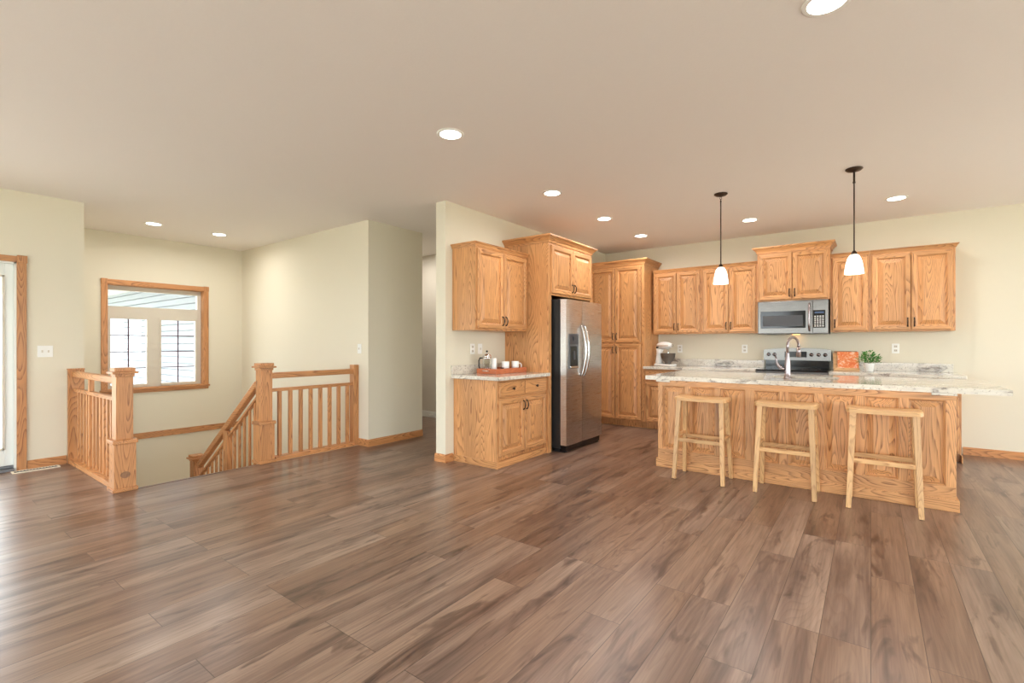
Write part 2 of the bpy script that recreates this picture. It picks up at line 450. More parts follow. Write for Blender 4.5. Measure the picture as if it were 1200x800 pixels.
# floor level band round the stairwell
struct(MB().box(XW, XW + .02, YC, YS, -.085, .0, bev=.004).build('trim_2', 'rail_y'))
BH = .085
def base(name, a, b, horiz, pos, sgn):
    """oak baseboard"""
    pr = [(0, 0), (sgn * .014, 0), (sgn * .014, BH - .015), (sgn * .006, BH), (0, BH)]
    if horiz == 'x': o = MB().prism([(pos + u, v) for u, v in pr], 'x', a, b).build(name, 'rail_x')
    else: o = MB().prism([(pos + u, v) for u, v in pr], 'y', a, b).build(name, 'rail_y')
    return struct(o)
base('baseboard_left', DY1 + .07, YC - .14, 'y', XL, 1)
base('baseboard_left_rear', YB, DY0 - .07, 'y', XL, 1)
base('baseboard_hall_left', YS - .014, 4.47, 'y', XH, 1)
base('baseboard_stair', XE - .05, XH - .001, 'x', YS, -1)
base('baseboard_back', .83, XR, 'x', YW, -1)
base('baseboard_right', YB, YW, 'y', XR, -1)
base('baseboard_coffee_end', XC - .1395, XC - .0005, 'x', 3.60, -1)
base('baseboard_coffee', 3.586, 3.70, 'y', XC, 1)
base('baseboard_coffee_hall', 3.586, 5.68, 'y', XC - .14, -1)
struct(MB().box(XW, XC - .16, 5.666, 5.68, 0, .10, bev=.003).build('baseboard_hall_end', 'door_paint'))

# ------------------------------------------------------------------ window_1
win = struct(MB().box(XW - .115, XW - .002, WY0, WY0 + .012, WZ0, WZ1).box(XW - .115, XW - .002, WY1 - .012, WY1, WZ0, WZ1)
             .box(XW - .115, XW - .002, WY0, WY1, WZ1 - .012, WZ1).box(XW - .115, XW - .002, WY0, WY1, WZ0, WZ0 + .012).build('window_1', 'oak_z'))
cs = MB(); cw = .062
cs.box(XW, XW + .018, WY0 - cw, WY0 + .004, WZ0, WZ1, 0, .003).box(XW, XW + .018, WY1 - .004, WY1 + cw, WZ0, WZ1, 0, .003)
cs.box(XW, XW + .018, WY0, WY1, WZ1 - .004, WZ1 + cw, 1, .003)
for y in (WY0 - cw - .003, WY1 - .003): cs.box(XW, XW + .024, y, y + cw + .006, WZ1 - .003, WZ1 + cw + .005, 0, .003)
cs.build('casing', ['rail_z', 'rail_y'], win)
MB().box(XW - .01, XW + .035, WY0 - cw - .015, WY1 + cw + .015, WZ0 - .02, WZ0 + .004, 0, .004).box(XW, XW + .015, WY0 - cw, WY1 + cw, WZ0 - .06, WZ0 - .02, 0, .003).build('sill', 'rail_y', win)
xo0, xo1 = XW - .14, XW - .075; s_ = .028; g2 = .048
fr = MB(); g = .018
yA, yB_, zA, zB = WY0 + .012, WY1 - .012, WZ0 + .012, WZ1 - .012
fr.box(xo0, xo1, yA, yA + g, zA, zB).box(xo0, xo1, yB_ - g2, yB_, zA, zB).box(xo0, xo1, yA + g, yB_ - g2, zB - .06, zB).box(xo0, xo1, yA + g, yB_ - g2, zA, zA + g * .8)
zm = 1.663
fr.box(xo0 + .002, xo1 + .003, yA + .002, yB_ - .002, zm - .05, zm + .092)            # transom bar
ym = 2.433
fr.box(xo0 + .003, xo1 + .001, ym - .0585, ym + .0585, zA + .003, zm - .049)
fr.build('window_frame', 'vinyl', win)
MB().box(xo0 + .03, xo0 + .036, yA + g, yB_ - g2, zm + .092, zB - .06).build('pane', 'glass', win)
for a, b in ((yA + g * .8, ym - .0585), (ym + .0585, yB_ - g2)):
    z0, z1 = zA + g * .8, zm - .05
    sa = MB().box(xo0 + .012, xo1 + .008, a, a + s_, z0, z1, 0, 0).box(xo0 + .012, xo1 + .008, b - s_, b, z0, z1, 0, 0)
    sa.box(xo0 + .012, xo1 + .008, a + s_, b - s_, z0, z0 + s_).box(xo0 + .012, xo1 + .008, a + s_, b - s_, z1 - s_, z1)
    sash = sa.build('sash', 'vinyl', win)
    MB().box(xo0 + .03, xo0 + .036, a + s_, b - s_, z0 + s_, z1 - s_).build('pane', 'glass', sash)
    gr = MB(); gx0, gx1 = xo0 + .037, xo0 + .042; yc = (a + b) / 2
    gr.box(gx0, gx1, yc - .008, yc + .008, z0 + s_, z1 - s_)
    for k in (1, 2, 3):
        zz = z0 + s_ + (z1 - z0 - 2 * s_) * k / 4
        gr.box(gx0, gx1, a + s_, b - s_, zz - .006, zz + .006)
    gr.build('grille', 'grille', sash)
MB().box(xo1, xo1 + .04, ym + .08, ym + .2, zA + .012, zA + .03, 0, .004).build('crank_handle', 'vinyl', win)

# ------------------------------------------------------------------ door_1: glazed patio door at the far left
d1 = struct(MB().box(XL - .13, XL - .001, DY0, DY0 + .02, 0, 2.045).box(XL - .13, XL - .001, DY1 - .02, DY1, 0, 2.045).box(XL - .13, XL - .001, DY0, DY1, 2.025, 2.045).build('door_1', 'door_paint'))
cs = MB()
cs.box(XL, XL + .018, DY1 - .004, DY1 + .066, 0, 2.045, 0, .003).box(XL, XL + .018, DY0 - .066, DY0 + .004, 0, 2.045, 0, .003).box(XL, XL + .018, DY0, DY1, 2.041, 2.10, 1, .003)
for y in (DY1 - .002, DY0 - .07): cs.box(XL, XL + .025, y, y + .072, 2.035, 2.11, 0, .003)
cs.build('casing', ['rail_z', 'rail_y'], d1)
MB().box(XL - .14, XL + .02, DY0 + .02, DY1 - .02, 0, .03, 0, .004).box(XL - .12, XL - .03, DY0 + .02, DY1 - .02, .03, .055, 0, .004).build('threshold', 'lgrey', d1)
ymid = (DY0 + DY1) / 2
for a, b in ((DY0 + .02, ymid + .03), (ymid + .005, DY1 - .02)):
    x0 = XL - .075 if b > .5 else XL - .12
    lf = MB(); st = .062
    lf.box(x0, x0 + .04, a, a + st, .056, 2.024, 0, .004).box(x0, x0 + .04, b - st, b, .056, 2.024, 0, .004)
    lf.box(x0, x0 + .04, a + st, b - st, 1.90, 2.024).box(x0, x0 + .04, a + st, b - st, .056, .23)
    leaf = lf.build('door_leaf', 'door_paint', d1)
    fb = MB()
    for q in ((a + st - .004, a + st + .018, .21, 1.91), (b - st - .018, b - st + .004, .21, 1.91)): fb.box(x0 + .038, x0 + .05, *q, 0, .003)
    for q in ((.21, .232), (1.888, 1.91)): fb.box(x0 + .038, x0 + .05, a + st, b - st, *q, 0, .003)
    fb.build('glazing_bead', 'vinyl', leaf)
    MB().box(x0 + .017, x0 + .023, a + st, b - st, .23, 1.90).build('pane', 'glass', leaf)

# windows behind and beside the camera that light the room
def big_window(name, axis, pos, a, b, z0, z1, n):
    def bx(mb, p0, p1, u0, u1, q0, q1):
        if axis == 'x': mb.box(p0, p1, u0, u1, q0, q1)
        else: mb.box(u0, u1, p0, p1, q0, q1)
    f = MB()
    for u in (a, b - .05): bx(f, pos, pos + .1, u, u + .05, z0, z1)
    for z in (z0, z1 - .05): bx(f, pos, pos + .1, a, b, z, z + .05)
    for k in range(1, n):
        u = a + (b - a) * k / n
        bx(f, pos, pos + .1, u - .04, u + .04, z0, z1)
    o = struct(f.build(name, 'vinyl'))
    g_ = MB(); bx(g_, pos + .05, pos + .056, a + .05, b - .05, z0 + .05, z1 - .05); g_.build('pane', 'glass', o)
big_window('window_2', 'x', XR + .02, 3.7, 6.9, .1, 2.45, 2)
big_window('window_3', 'x', XR + .02, -1.6, 2.4, .1, 2.45, 2)
big_window('window_4', 'y', YB - .12, -6.1, -2.0, .1, 2.5, 2)
big_window('window_5', 'y', YB - .12, -.6, 3.1, .1, 2.5, 2)

# outside: lawn, the porch with its lapped siding and soffit beyond the window
struct(MB().box(-60, -17, -40, 40, -.9, -.6).box(-17, 40, -40, YB - 8, -.9, -.6).box(XR + 8, 40, YB - 8, 40, -.9, -.6).box(-17, XR + 8, 9.6, 40, -.9, -.6).build('ground', 'grass'))
struct(MB().box(-17, XR + 8, YB - 8, YB - T - .02, -.5, -.12).box(XR + T + .02, XR + 8, YB - T - .02, 9.6, -.5, -.12).build('floor_bounce', 'concrete'))  # unseen pale paving, added to bounce daylight up to the ceiling
sd = MB()
z = -.5
while z < 2.62:
    sd.prism([(YS + .02, z), (YS - .03, z), (YS - .016, z + .106), (YS + .012, z + .106), (YS + .012, z + .125), (YS + .02, z + .125)], 'x', -17, XW - T)
    z += .125
struct(sd.build('wall_porch', 'siding'))
sf = MB(); y = 1.3
while y < YS - .01:
    sf.box(-17, XW - T, y, y + .175, 2.44, 2.48).box(-17, XW - T, y + .175, y + .2, 2.475, 2.48); y += .2
struct(sf.build('ceiling_porch', 'soffit'))
struct(MB().box(-17, XW - T - .01, YB - T, YS, -.5, -.12).box(XW - T - .01, XL - T - .01, YB - T, YC - T - .01, -.5, -.12).build('floor_porch', 'concrete'))

# ------------------------------------------------------------------ stairs
for nm_, loc_, e_ in (('stairwell_fill', (-5.7, 2.9, -.28), 22), ('hall_fill', (-5.9, 5.0, H - .02), 16)):  # unseen fill lights, added to brighten the stairwell wall and the hall
    l_ = bpy.data.lights.new(nm_, 'AREA'); l_.shape = 'DISK'; l_.size = .3; l_.energy = e_; l_.color = (1, .95, .88)
    o_ = bpy.data.objects.new(nm_, l_); o_.location = loc_; col.objects.link(o_)
stairs = []
run, rise = .27, .193
nst = 7
st = MB(); x = XE - .03
pts = [(x, -.2)]
for k in range(nst):
    z = -(k + 1) * rise
    pts += [(x, z), (x - run, z)]; x -= run
xl = x
pts += [(XW, -nst * rise), (XW, -nst * rise - .2), (xl, -nst * rise - .2)]
# stair body as boxes: risers and treads
body = MB(); x = XE - .03
for k in range(nst):
    z = -(k + 1) * rise
    body.box(x - run - .02, x, YC + .012, 2.40, z - .04, z)
    body.box(x - .02, x, YC + .012, 2.40, z, z + rise - .04)
    x -= run
body.box(XW + .01, x, YC + .012, YS - .012, -nst * rise - .2, -nst * rise)
staircase = thing('staircase', 'staircase dropping below the floor edge between the two oak newel posts', 'stairs', (XE, 1.9, 0))
body.xf(Matrix.Translation((-XE, -1.9, 0)))
body.build('steps', 'floor', staircase)
b2 = MB(); x = XW + 1.2
for k in range(5):
    z = -nst * rise - (k + 1) * rise
    b2.box(x, x + run + .02, 2.5, YS - .012, z - .04, z); x += run
b2.xf(Matrix.Translation((-XE, -1.9, 0))); b2.build('lower_flight', 'floor', staircase)

def newel(name, cx, cy, z0, label, base_h=.40, wl=.15, wu=.118, top=1.04, plug=False, extra=None):
    t = thing(name, label, 'newel post', (cx, cy, z0))
    a, u = wl / 2, wu / 2
    MB().box(-a, a, -a, a, .03, base_h, 0, .003).build('post_base', 'rail_z', t)
    MB().box(-a - .012, a + .012, -a - .012, a + .012, 0, .03, 0, .004).build('plinth', 'rail_x', t)
    MB().box(-a - .012, a + .012, -a - .012, a + .012, base_h - .0, base_h + .035, 0, .006).build('collar', 'rail_x', t)
    MB().box(-u, u, -u, u, base_h + .035, top - .075, 0, .003).build('post_shaft', 'rail_z', t)
    c = MB().box(-u - .008, u + .008, -u - .008, u + .008, top - .075, top - .05, 0, .003)
    c.box(-u - .03, u + .03, -u - .03, u + .03, top - .05, top - .032, 0, .004).box(-u - .012, u + .012, -u - .012, u + .012, top - .032, top, 0, .004)
    c.build('cap', 'rail_x', t)
    if plug:
        p = MB().tube([(a - .002, .0, .14), (a + .007, .0, .14)], .034, 28, flat=.8)
        p.build('wood_plug', 'board', t)
    return t
newel('newel_post', -5.108, 1.287, 0, 'oak box newel post with round plug, at the end of the short left railing', plug=True)
newel('newel_post', -5.108, 2.478, 0, 'oak box newel post at the top of the stairs where the sloping rail begins')
newel('newel_post', -6.84, 2.478, -nst * rise, 'lower oak newel post on the landing at the foot of the sloping rail', top=1.19, base_h=.5)

# short guard railing between the left wall and the first newel
t = thing('railing', 'short oak guard railing with upright slats from left wall to the first newel', 'railing', (-5.9, 1.287, 0))
L0, L1 = XL + .001 + 5.9, -5.19 + 5.9
MB().box(L0, L0 + .045, -.062, .068, 0, .97, 0, .003).box(L0, L0 + .05, -.066, .071, .97, .985, 0, .003).build('wall_post', 'rail_z', t)
MB().box(L0 + .045, L1 - .008, -.055, .06, 0, .045, 0, .004).build('bottom_rail', 'rail_x', t)
MB().box(L0 + .045, L1, -.032, .032, .895, .955, 0, .012).build('handrail', 'rail_x', t)
MB().box(L0 + .045, L1, -.022, .022, .745, .78, 0, .004).build('sub_rail', 'rail_x', t)
MB().box(L0 + .60, L0 + .64, -.02, .02, .78, .895, 0, .002).box(L0 + .60, L0 + .64, -.02, .02, .045, .745, 0, .002).build('middle_post', 'rail_z', t)
for k in range(12):
    xx = L0 + .045 + (L1 - L0 - .045) * (k + 1) / 13
    if abs(xx - L0 - .62) < .05: continue
    MB().box(xx - .0175, xx + .0175, -.0105, .0105, .045, .745, 0, .002).build('baluster', 'rail_z', t)
# guard railing from second newel to the stair wall
t = thing('railing', 'oak guard railing of eight slats between the second newel and stair wall', 'railing', (-5.09, 3.05, 0))
L0, L1 = 2.556 - 3.05, 3.53 - 3.05
MB().box(-.045, .045, L1, YS - .001 - 3.05, 0, .985, 0, .003).build('wall_post', 'rail_z', t)
MB().box(-.05, .055, L0 + .011, L1, 0, .045, 0, .004).build('bottom_rail', 'rail_y', t)
MB().box(-.032, .032, L0 - .016, L1, .875, .937, 0, .012).build('handrail', 'rail_y', t)
MB().box(-.022, .022, L0 - .016, L1, .735, .77, 0, .004).build('sub_rail', 'rail_y', t)
for yy in (2.633, 2.752, 2.871, 2.990, 3.109, 3.228, 3.347, 3.466):
    yy -= 3.05
    MB().box(-.0175, .0175, yy - .0175, yy + .0175, .045, .735, 0, .002).build('baluster', 'rail_z', t)
# sloping stair railing
t = thing('stair_railing', 'sloping oak stair railing running down from the second newel', 'railing', (-5.9, 2.46, 0))
sl = .729
def zz(x, top): return top - sl * (-5.19 - x)
xa, xb = -5.20, -6.715
def slope(name, ztop, h, w_, mat='rail_x', bev=.006):
    h2 = h * .81
    p0 = (xa + 5.9, 0, zz(xa, ztop) - h / 2); p1 = (xb + 5.9, 0, zz(xb, ztop) - h / 2)
    MB().bar(p0, p1, w_, h2, bev=bev).build(name, mat, t)
slope('handrail', .872, .085, .062, bev=.012)
slope('sub_rail', .70, .035, .044)
slope('bottom_rail', .0, .20, .06)
for k in range(13):
    xx = xa - .07 - k * .119
    if xx < xb + .03: break
    if abs(xx + 5.92) < .075: continue
    MB().box(xx + 5.9 - .0175, xx + 5.9 + .0175, -.010, .010, zz(xx, -.03), zz(xx, .67), 0, .002).build('baluster', 'rail_z', t)
MB().box(-.075, .035, -.03, .03, zz(-5.92, -.1), zz(-5.92, .78), 0, .004).build('middle_post', 'rail_z', t)

# ------------------------------------------------------------------ cabinets
def pull(parent, x, z, yf, ln=.095):
    """small arched bronze pull, vertical, on a face at yf looking to -y"""
    pts = [(x, yf + .002, z - ln / 2), (x, yf - .016, z - ln / 2 + .008)]
    for k in range(1, 6):
        a = k / 6; pts.append((x, yf - .016 - .012 * math.sin(math.pi * a), z - ln / 2 + .008 + (ln - .016) * a))
    pts += [(x, yf - .016, z + ln / 2 - .008), (x, yf + .002, z + ln / 2)]
    mb = MB().tube(pts, .0055, 8, radii=[.008, .007, .005, .006, .007, .006, .005, .007, .008][:len(pts)])
    return mb.build('handle', 'bronze', parent)
def knob(parent, x, z, yf):
    mb = MB().lathe([(0.001, 0), (.006, 0), (.005, .014), (.014, .018), (.015, .024), (.009, .028), (.0005, .029)], seg=16)
    mb.xf(Matrix.Translation((x, yf + .001, z)) @ Matrix.Rotation(R(90), 4, 'X'))
    return mb.build('knob', 'bronze', parent)
def crown(parent, x0, x1, y0, y1, z, mats, h=.07, out=.05, left=True, right=True):
    """crown moulding round the front (and sides) of a cabinet; front at y0, back y1"""
    prof = [(.0, 0), (.008, 0), (.012, h * .25), (out * .55, h * .55), (out * .9, h * .75), (out, h * .82), (out, h), (0, h)]
    mb = MB(); rings = []
    for o, dz in prof:
        xl, xr = (x0 - o if left else x0), (x1 + o if right else x1)
        rings.append([mb.bm.verts.new(p) for p in ((xl, y1, z + dz), (xl, y0 - o, z + dz), (xr, y0 - o, z + dz), (xr, y1, z + dz))])
    for a, b in zip(rings, rings[1:]):
        for k in range(3):
            f = mb.bm.faces.new([a[k], a[k + 1], b[k + 1], b[k]]); f.material_index = 1 if k == 1 else 2
    mb.bm.faces.new(rings[-1]).material_index = 1
    mb.bm.faces.new(rings[0][::-1]).material_index = 1
    for k in (0, 3):
        mb.bm.faces.new([r[k] for r in rings] if k == 0 else [r[k] for r in rings][::-1]) if False else None
    return mb.build('crown_molding', mats, parent)
def cabinet(name, label, loc, rz, w_, d, z0, z1, doors, cat='cabinet', crown_h=0, crown_kw=None, toe=False, drawers=None, group=None, fw=.03, mats=OAK, gaps=None, hz=None, crown_out=.05):
    """local frame: x 0..w, front at y=0 looking to -y, depth to +y, z absolute.
       doors: list of (x0,x1,z0,z1,handle side 'l'/'r', handle end 't'/'b')"""
    t = thing(name, label, cat, loc, rz, group)
    b = MB()
    b.box(0, w_, .0, d, z0 + (.1 if toe else 0), z1)
    if toe: b.box(.0, w_, .07, d, 0, .1)
    b.build('body', mats, t)
    # face frame
    f = MB(); zb = z0 + (.1 if toe else 0)
    f.box(0, .04, -.019, 0, zb, z1, 0, .001).box(w_ - .04, w_, -.019, 0, zb, z1, 0, .001)
    f.box(.04, w_ - .04, -.019, 0, z1 - .04, z1, 1).box(.04, w_ - .04, -.019, 0, zb, zb + .04, 1)
    if drawers: f.box(.04, w_ - .04, -.019, 0, drawers[0][2] - .045, drawers[0][2] + .01, 1)
    for g_ in (gaps or []): f.box(g_ - .02, g_ + .02, -.019, 0, zb, z1, 0)
    f.build('face_frame', mats, t)
    if crown_h: crown(t, 0, w_, -.019, d, z1, mats, crown_h, out=crown_out, **(crown_kw or {}))
    for (a, b_, c, e, side, end) in doors:
        dr = MB().raised(a, b_, c, e, -.04, rail=.052).build('door', mats, t)
        hx = a + .026 if side == 'l' else b_ - .026
        hzz = c + .085 if end == 'b' else e - .085
        pull(dr, hx, hzz, -.04)
    for (a, b_, c, e) in (drawers or []):
        dm = MB().box(a, b_, -.04, -.019, c, e, 1, .004).build('drawer', mats, t)
        knob(dm, (a + b_) / 2, (c + e) / 2, -.04)
    return t
FX = -.04                       # doors stand .04 proud of local y=0
def two(w_, z0, z1, end, m=.018, fm=.02):
    c = w_ / 2
    return [(fm, c - .003, z0 + m, z1 - m, 'r', end), (c + .003, w_ - fm, z0 + m, z1 - m, 'l', end)]
RC = R(90)
# coffee nook: local x -> +Y, local -y -> +X
cabinet('wall_cabinet', 'double door oak wall cabinet above the coffee tray', (XC + .305, 3.70, 0), RC, .915, .303, 1.385, 2.245, two(.915, 1.385, 2.245, 'b'), crown_h=.045, crown_out=.03, crown_kw={'right': False})
cabinet('base_cabinet', 'oak base cabinet with two drawers beneath the coffee tray', (XC + .575, 3.72, 0), RC, .895, .573, 0, .877, two(.895, .1, .70, 't'),
        drawers=[(.022, .443, .715, .855), (.452, .873, .715, .855)])
o = MB().box(0, .018, -.004, .575, 0, .09, 0, .002).box(0, .9, -.006, 0, 0, .0, 0)
# base skirting along the end panel and toe
bc = [x for x in bpy.data.objects if x.get('label', '').startswith('oak base cabinet with two drawers')][0]
MB().box(-.012, 0, -.03, .573, 0, .07, 2, .003).box(.0005, .895, -.03, .069, 0, .07, 1, .003).build('toe_molding', OAK, bc)
ct = thing('countertop', 'pale granite countertop with backsplash lip under the coffee tray', 'countertop', (XC, 3.68, .877))
MB().box(.001, .655, 0, .934, .0, .038, 0, .006).build('slab', 'granite', ct)
MB().box(.001, .02, 0, .934, .038, .135, 0, .003).build('backsplash', 'granite', ct)
# refrigerator surround
sur = thing('refrigerator_cabinet', 'tall oak surround with a two door cabinet above the refrigerator', 'cabinet', (-2.955, 4.616, 0), RC)
dd = .603
MB().box(0, .019, .0, dd, 0, 2.40).box(0, .065, -.019, 0, 0, 2.40, 0, .002).build('side_panel', OAK, sur)
MB().box(1.03, 1.05, 0, dd, 0, 2.40).box(1.01, 1.05, -.019, 0, 0, 2.40, 0, .002).build('side_panel', OAK, sur)
MB().box(.019, 1.03, 0, dd, 1.815, 2.40).build('body', OAK, sur)
MB().box(.065, 1.01, -.019, 0, 2.36, 2.40, 1).box(.065, 1.01, -.019, 0, 1.80, 1.84, 1).box(.52, .555, -.019, 0, 1.84, 2.36).build('face_frame', OAK, sur)
crown(sur, 0, 1.05, -.019, dd, 2.40, OAK, .085, .06)
for a, b_, s_ in ((.05, .532, 'r'), (.538, 1.02, 'l')):
    dr = MB().raised(a, b_, 1.825, 2.375, -.04, rail=.052).build('door', OAK, sur)
    pull(dr, b_ - .026 if s_ == 'r' else a + .026, 1.91, -.04)
# pantry on the back wall
YP = 6.79
w_ = 3.56 - 2.653
pan = cabinet('pantry_cabinet', 'tall four door oak pantry between the refrigerator and the kitchen counter', (XC + .001, YP, 0), 0, w_ - .001, YW - YP - .001, 0, 2.41,
              [(.02, w_ / 2 - .004, 1.265, 2.385, 'r', 'b'), (w_ / 2 + .004, w_ - .05, 1.265, 2.385, 'l', 'b'),
               (.02, w_ / 2 - .004, .12, 1.235, 'r', 't'), (w_ / 2 + .004, w_ - .05, .12, 1.235, 'l', 't')], toe=True, crown_h=.08, crown_out=.055, crown_kw={'left': False})
MB().box(.04, w_ - .04, -.019, 0, 1.23, 1.27, 1).build('middle_rail', OAK, pan)
# uppers along the back wall: face of the doors at 7.03
YU = 7.07
def upper(label, xa, xb, z0, z1, n=2, y=YU, ch=.042, co=.03, **k):
    w_ = xb - xa
    ds = two(w_, z0, z1, 'b') if n == 2 else [(.02, w_ - .02, z0 + .018, z1 - .018, 'l', 'b')]
    return cabinet('wall_cabinet', label, (xa, y, 0), 0, w_, YW - y - .001, z0, z1, ds, crown_h=ch, crown_out=co, crown_kw=k)
upper('double door oak wall cabinet above the stand mixer, beside the pantry', -2.62, -1.922, 1.385, 2.295, left=False, right=False)
upper('double door oak wall cabinet partly behind the left pendant light', -1.920, -1.202, 1.385, 2.295, left=False, right=False)
upper('raised double door oak cabinet above the microwave, taller than its neighbours', -1.20, -.40, 1.79, 2.42, y=7.03, ch=.08, co=.055)
upper('single door oak wall cabinet right of the microwave behind the right pendant light', -.398, -.013, 1.385, 2.295, n=1, left=False, right=False)
upper('double door oak wall cabinet at the right end of the kitchen wall', -.011, .735, 1.385, 2.295, left=False)
# base cabinets
def basec(label, xa, xb, n=2):
    w_ = xb - xa
    if n == 2:
        ds = two(w_, .1, .70, 't'); dw = [(.022, w_ / 2 - .004, .715, .855), (w_ / 2 + .004, w_ - .022, .715, .855)]
    else:
        ds = [(.022, w_ - .022, .118, .682, 'r', 't')]; dw = [(.022, w_ - .022, .715, .855)]
    return cabinet('base_cabinet', label, (xa, YP, 0), 0, w_, YW - YP - .001, 0, .877, ds, toe=True, drawers=dw)
basec('oak base cabinet with one drawer beside the pantry', -2.65, -2.20, 1)
basec('oak base cabinet under the left counter, hidden behind the island', -2.198, -1.17)
basec('oak base cabinet just right of the range, hidden behind the island', -.398, .17)
rb = basec('oak base cabinet at the right end of the kitchen wall', .172, .752)
MB().box(.58, .592, -.02, YW - YP - .02, 0, .075, 2, .003).build('end_molding', OAK, rb)
ct = thing('countertop', 'pale granite countertop carrying the stand mixer, left of the range', 'countertop', (-2.65, YW, .877))
MB().box(0, 1.482, -.65, -.001, 0, .038, 0, .006).build('slab', 'granite', ct)
MB().box(0, 1.482, -.02, -.001, .038, .138, 0, .003).build('backsplash', 'granite', ct)
ct = thing('countertop', 'pale granite countertop carrying the cookbook and plant, right of the range', 'countertop', (-.397, YW, .877))
MB().box(0, 1.185, -.65, -.001, 0, .038, 0, .006).build('slab', 'granite', ct)
MB().box(0, 1.145, -.02, -.001, .038, .138, 0, .003).build('backsplash', 'granite', ct)

# ------------------------------------------------------------------ island
IX0, IX1, IY0, IY1 = -1.735, .505, 4.815, 5.78
isl = thing('kitchen_island', 'oak kitchen island with a row of eight raised panels behind the stools', 'island', (IX0, IY0, 0))
W, D = IX1 - IX0, IY1 - IY0
MB().box(0, W, .012, .03, .0, .877).box(0, W, D - .018, D, .0, .877).box(0, .018, .03, D - .018, 0, .877).box(W - .018, W, .03, D - .018, 0, .877).box(.018, W - .018, .03, D - .018, .09, .11).build('body', ISL, isl)
ff = MB()
ff.box(0, W, -.016, .012, .82, .876, 1, .002).box(0, W, -.016, .012, .0, .185, 1, .002)
edges = [(.045, .268), (.325, .545), (.602, .81), (.888, 1.082), (1.158, 1.348), (1.421, 1.633), (1.694, 1.906), (1.968, 2.180)]
xs = [0] + [e for q in edges for e in q] + [W]
for a, b in zip(xs[::2], xs[1::2]): ff.box(a, b, -.0165, .012, .183, .822, 0, .004)
ff.build('face_frame', ISL, isl)
for a, b in edges:
    MB().raised(a - .004, b + .004, .181, .824, -.010, rail=.014, t=.026, field=.034, deep=.0195).build('panel', ISL, isl)
MB().box(-.018, W + .018, -.026, -.0165, 0, .088, 1, .003).box(-.0175, -.0005, -.016, D, 0, .087, 2, .003).box(W + .0005, W + .0175, -.016, D, 0, .087, 2, .003).build('base_molding', ISL, isl)
for a_, b_ in ((-.015, .125), (W - .14, W + .005)):
    MB().box(a_, b_, -.033, -.017, .858, .8765, 0, .003).build('support_plate', 'granite', isl)
# the side the cook stands on: doors
for k in range(4):
    a = .05 + k * .54
    mb = MB().raised(a, a + .52, .12, .70, -.02, rail=.052); mb.xf(Matrix.Translation((W, D, 0)) @ Matrix.Rotation(math.pi, 4, 'Z'))
    dr = mb.build('door', ISL, isl)
for x_, lx in ((.03, 0), (W - .16, 0)):
    MB().box(x_ - .09, x_ + .19, -.06, .3, .853, .876, 0, .003).build('support_plate', 'granite', isl) if False else None
it = thing('countertop', 'large pale granite island top overhanging to the right, with a sink', 'countertop', (-1.86, 4.78, .877))
TW, TD = .795 + 1.86, 1.20
sx0, sx1, sy0, sy1 = 1.06, 1.62, .42, .82     # sink cut-out
bmx = MB()
z1 = .04
bmx.box(0, sx0, 0, TD, 0, z1).box(sx1, TW, 0, TD, 0, z1).box(sx0, sx1, 0, sy0, 0, z1).box(sx0, sx1, sy1, TD, 0, z1)
bmesh.ops.remove_doubles(bmx.bm, verts=bmx.bm.verts, dist=1e-5)
bmx.build('slab', 'granite', it)
sk = thing('sink', 'stainless undermount sink set in the island top behind the faucet', 'sink', (-1.86 + (sx0 + sx1) / 2, 4.78 + (sy0 + sy1) / 2, .70))
a, b, h_ = (sx1 - sx0) / 2, (sy1 - sy0) / 2, .176
MB().box(-a, a, -b, b, 0, .008).box(-a - .0, -a + .006, -b, b, .008, h_).box(a - .006, a, -b, b, .008, h_).box(-a, a, -b, -b + .006, .008, h_).box(-a, a, b - .006, b, .008, h_).build('basin', 'steel', sk)
MB().lathe([(.045, .009), (.04, .012), (.001, .011)], seg=24).build('drain', 'chrome', sk)

# faucet
fc = thing('faucet', 'tall chrome gooseneck faucet standing on the island top', 'faucet', (-.62, 5.10, .917))
MB().lathe([(.034, 0), (.034, .008), (.028, .015), (.026, .06), (.024, .15), (.018, .20), (.0135, .24)], seg=24, cap0=True).build('base', 'nickel', fc)
pts = [(0, 0, .23), (0, 0, .31)]
dx, dy = .045, .10
for k in range(0, 13):
    a = math.pi * k / 12
    q = (1 - math.cos(a)) / 2
    pts.append((dx * q * 1.6, dy * q * 1.6, .31 + .075 * math.sin(a)))
ex = pts[-1]
pts.append((ex[0], ex[1], .29))
MB().tube(pts, .0115, 14).build('spout', 'nickel', fc)
MB().tube([(ex[0], ex[1], .30), (ex[0], ex[1], .26), (ex[0], ex[1], .20)], .018, 14, radii=[.014, .018, .02]).build('spray_head', 'nickel', fc)
MB().tube([(-.02, -.005, .09), (-.055, -.012, .10), (-.085, -.02, .145), (-.09, -.022, .19), (-.10, -.024, .215)], .01, 12, radii=[.017, .016, .010, .007, .006]).build('lever', 'nickel', fc)

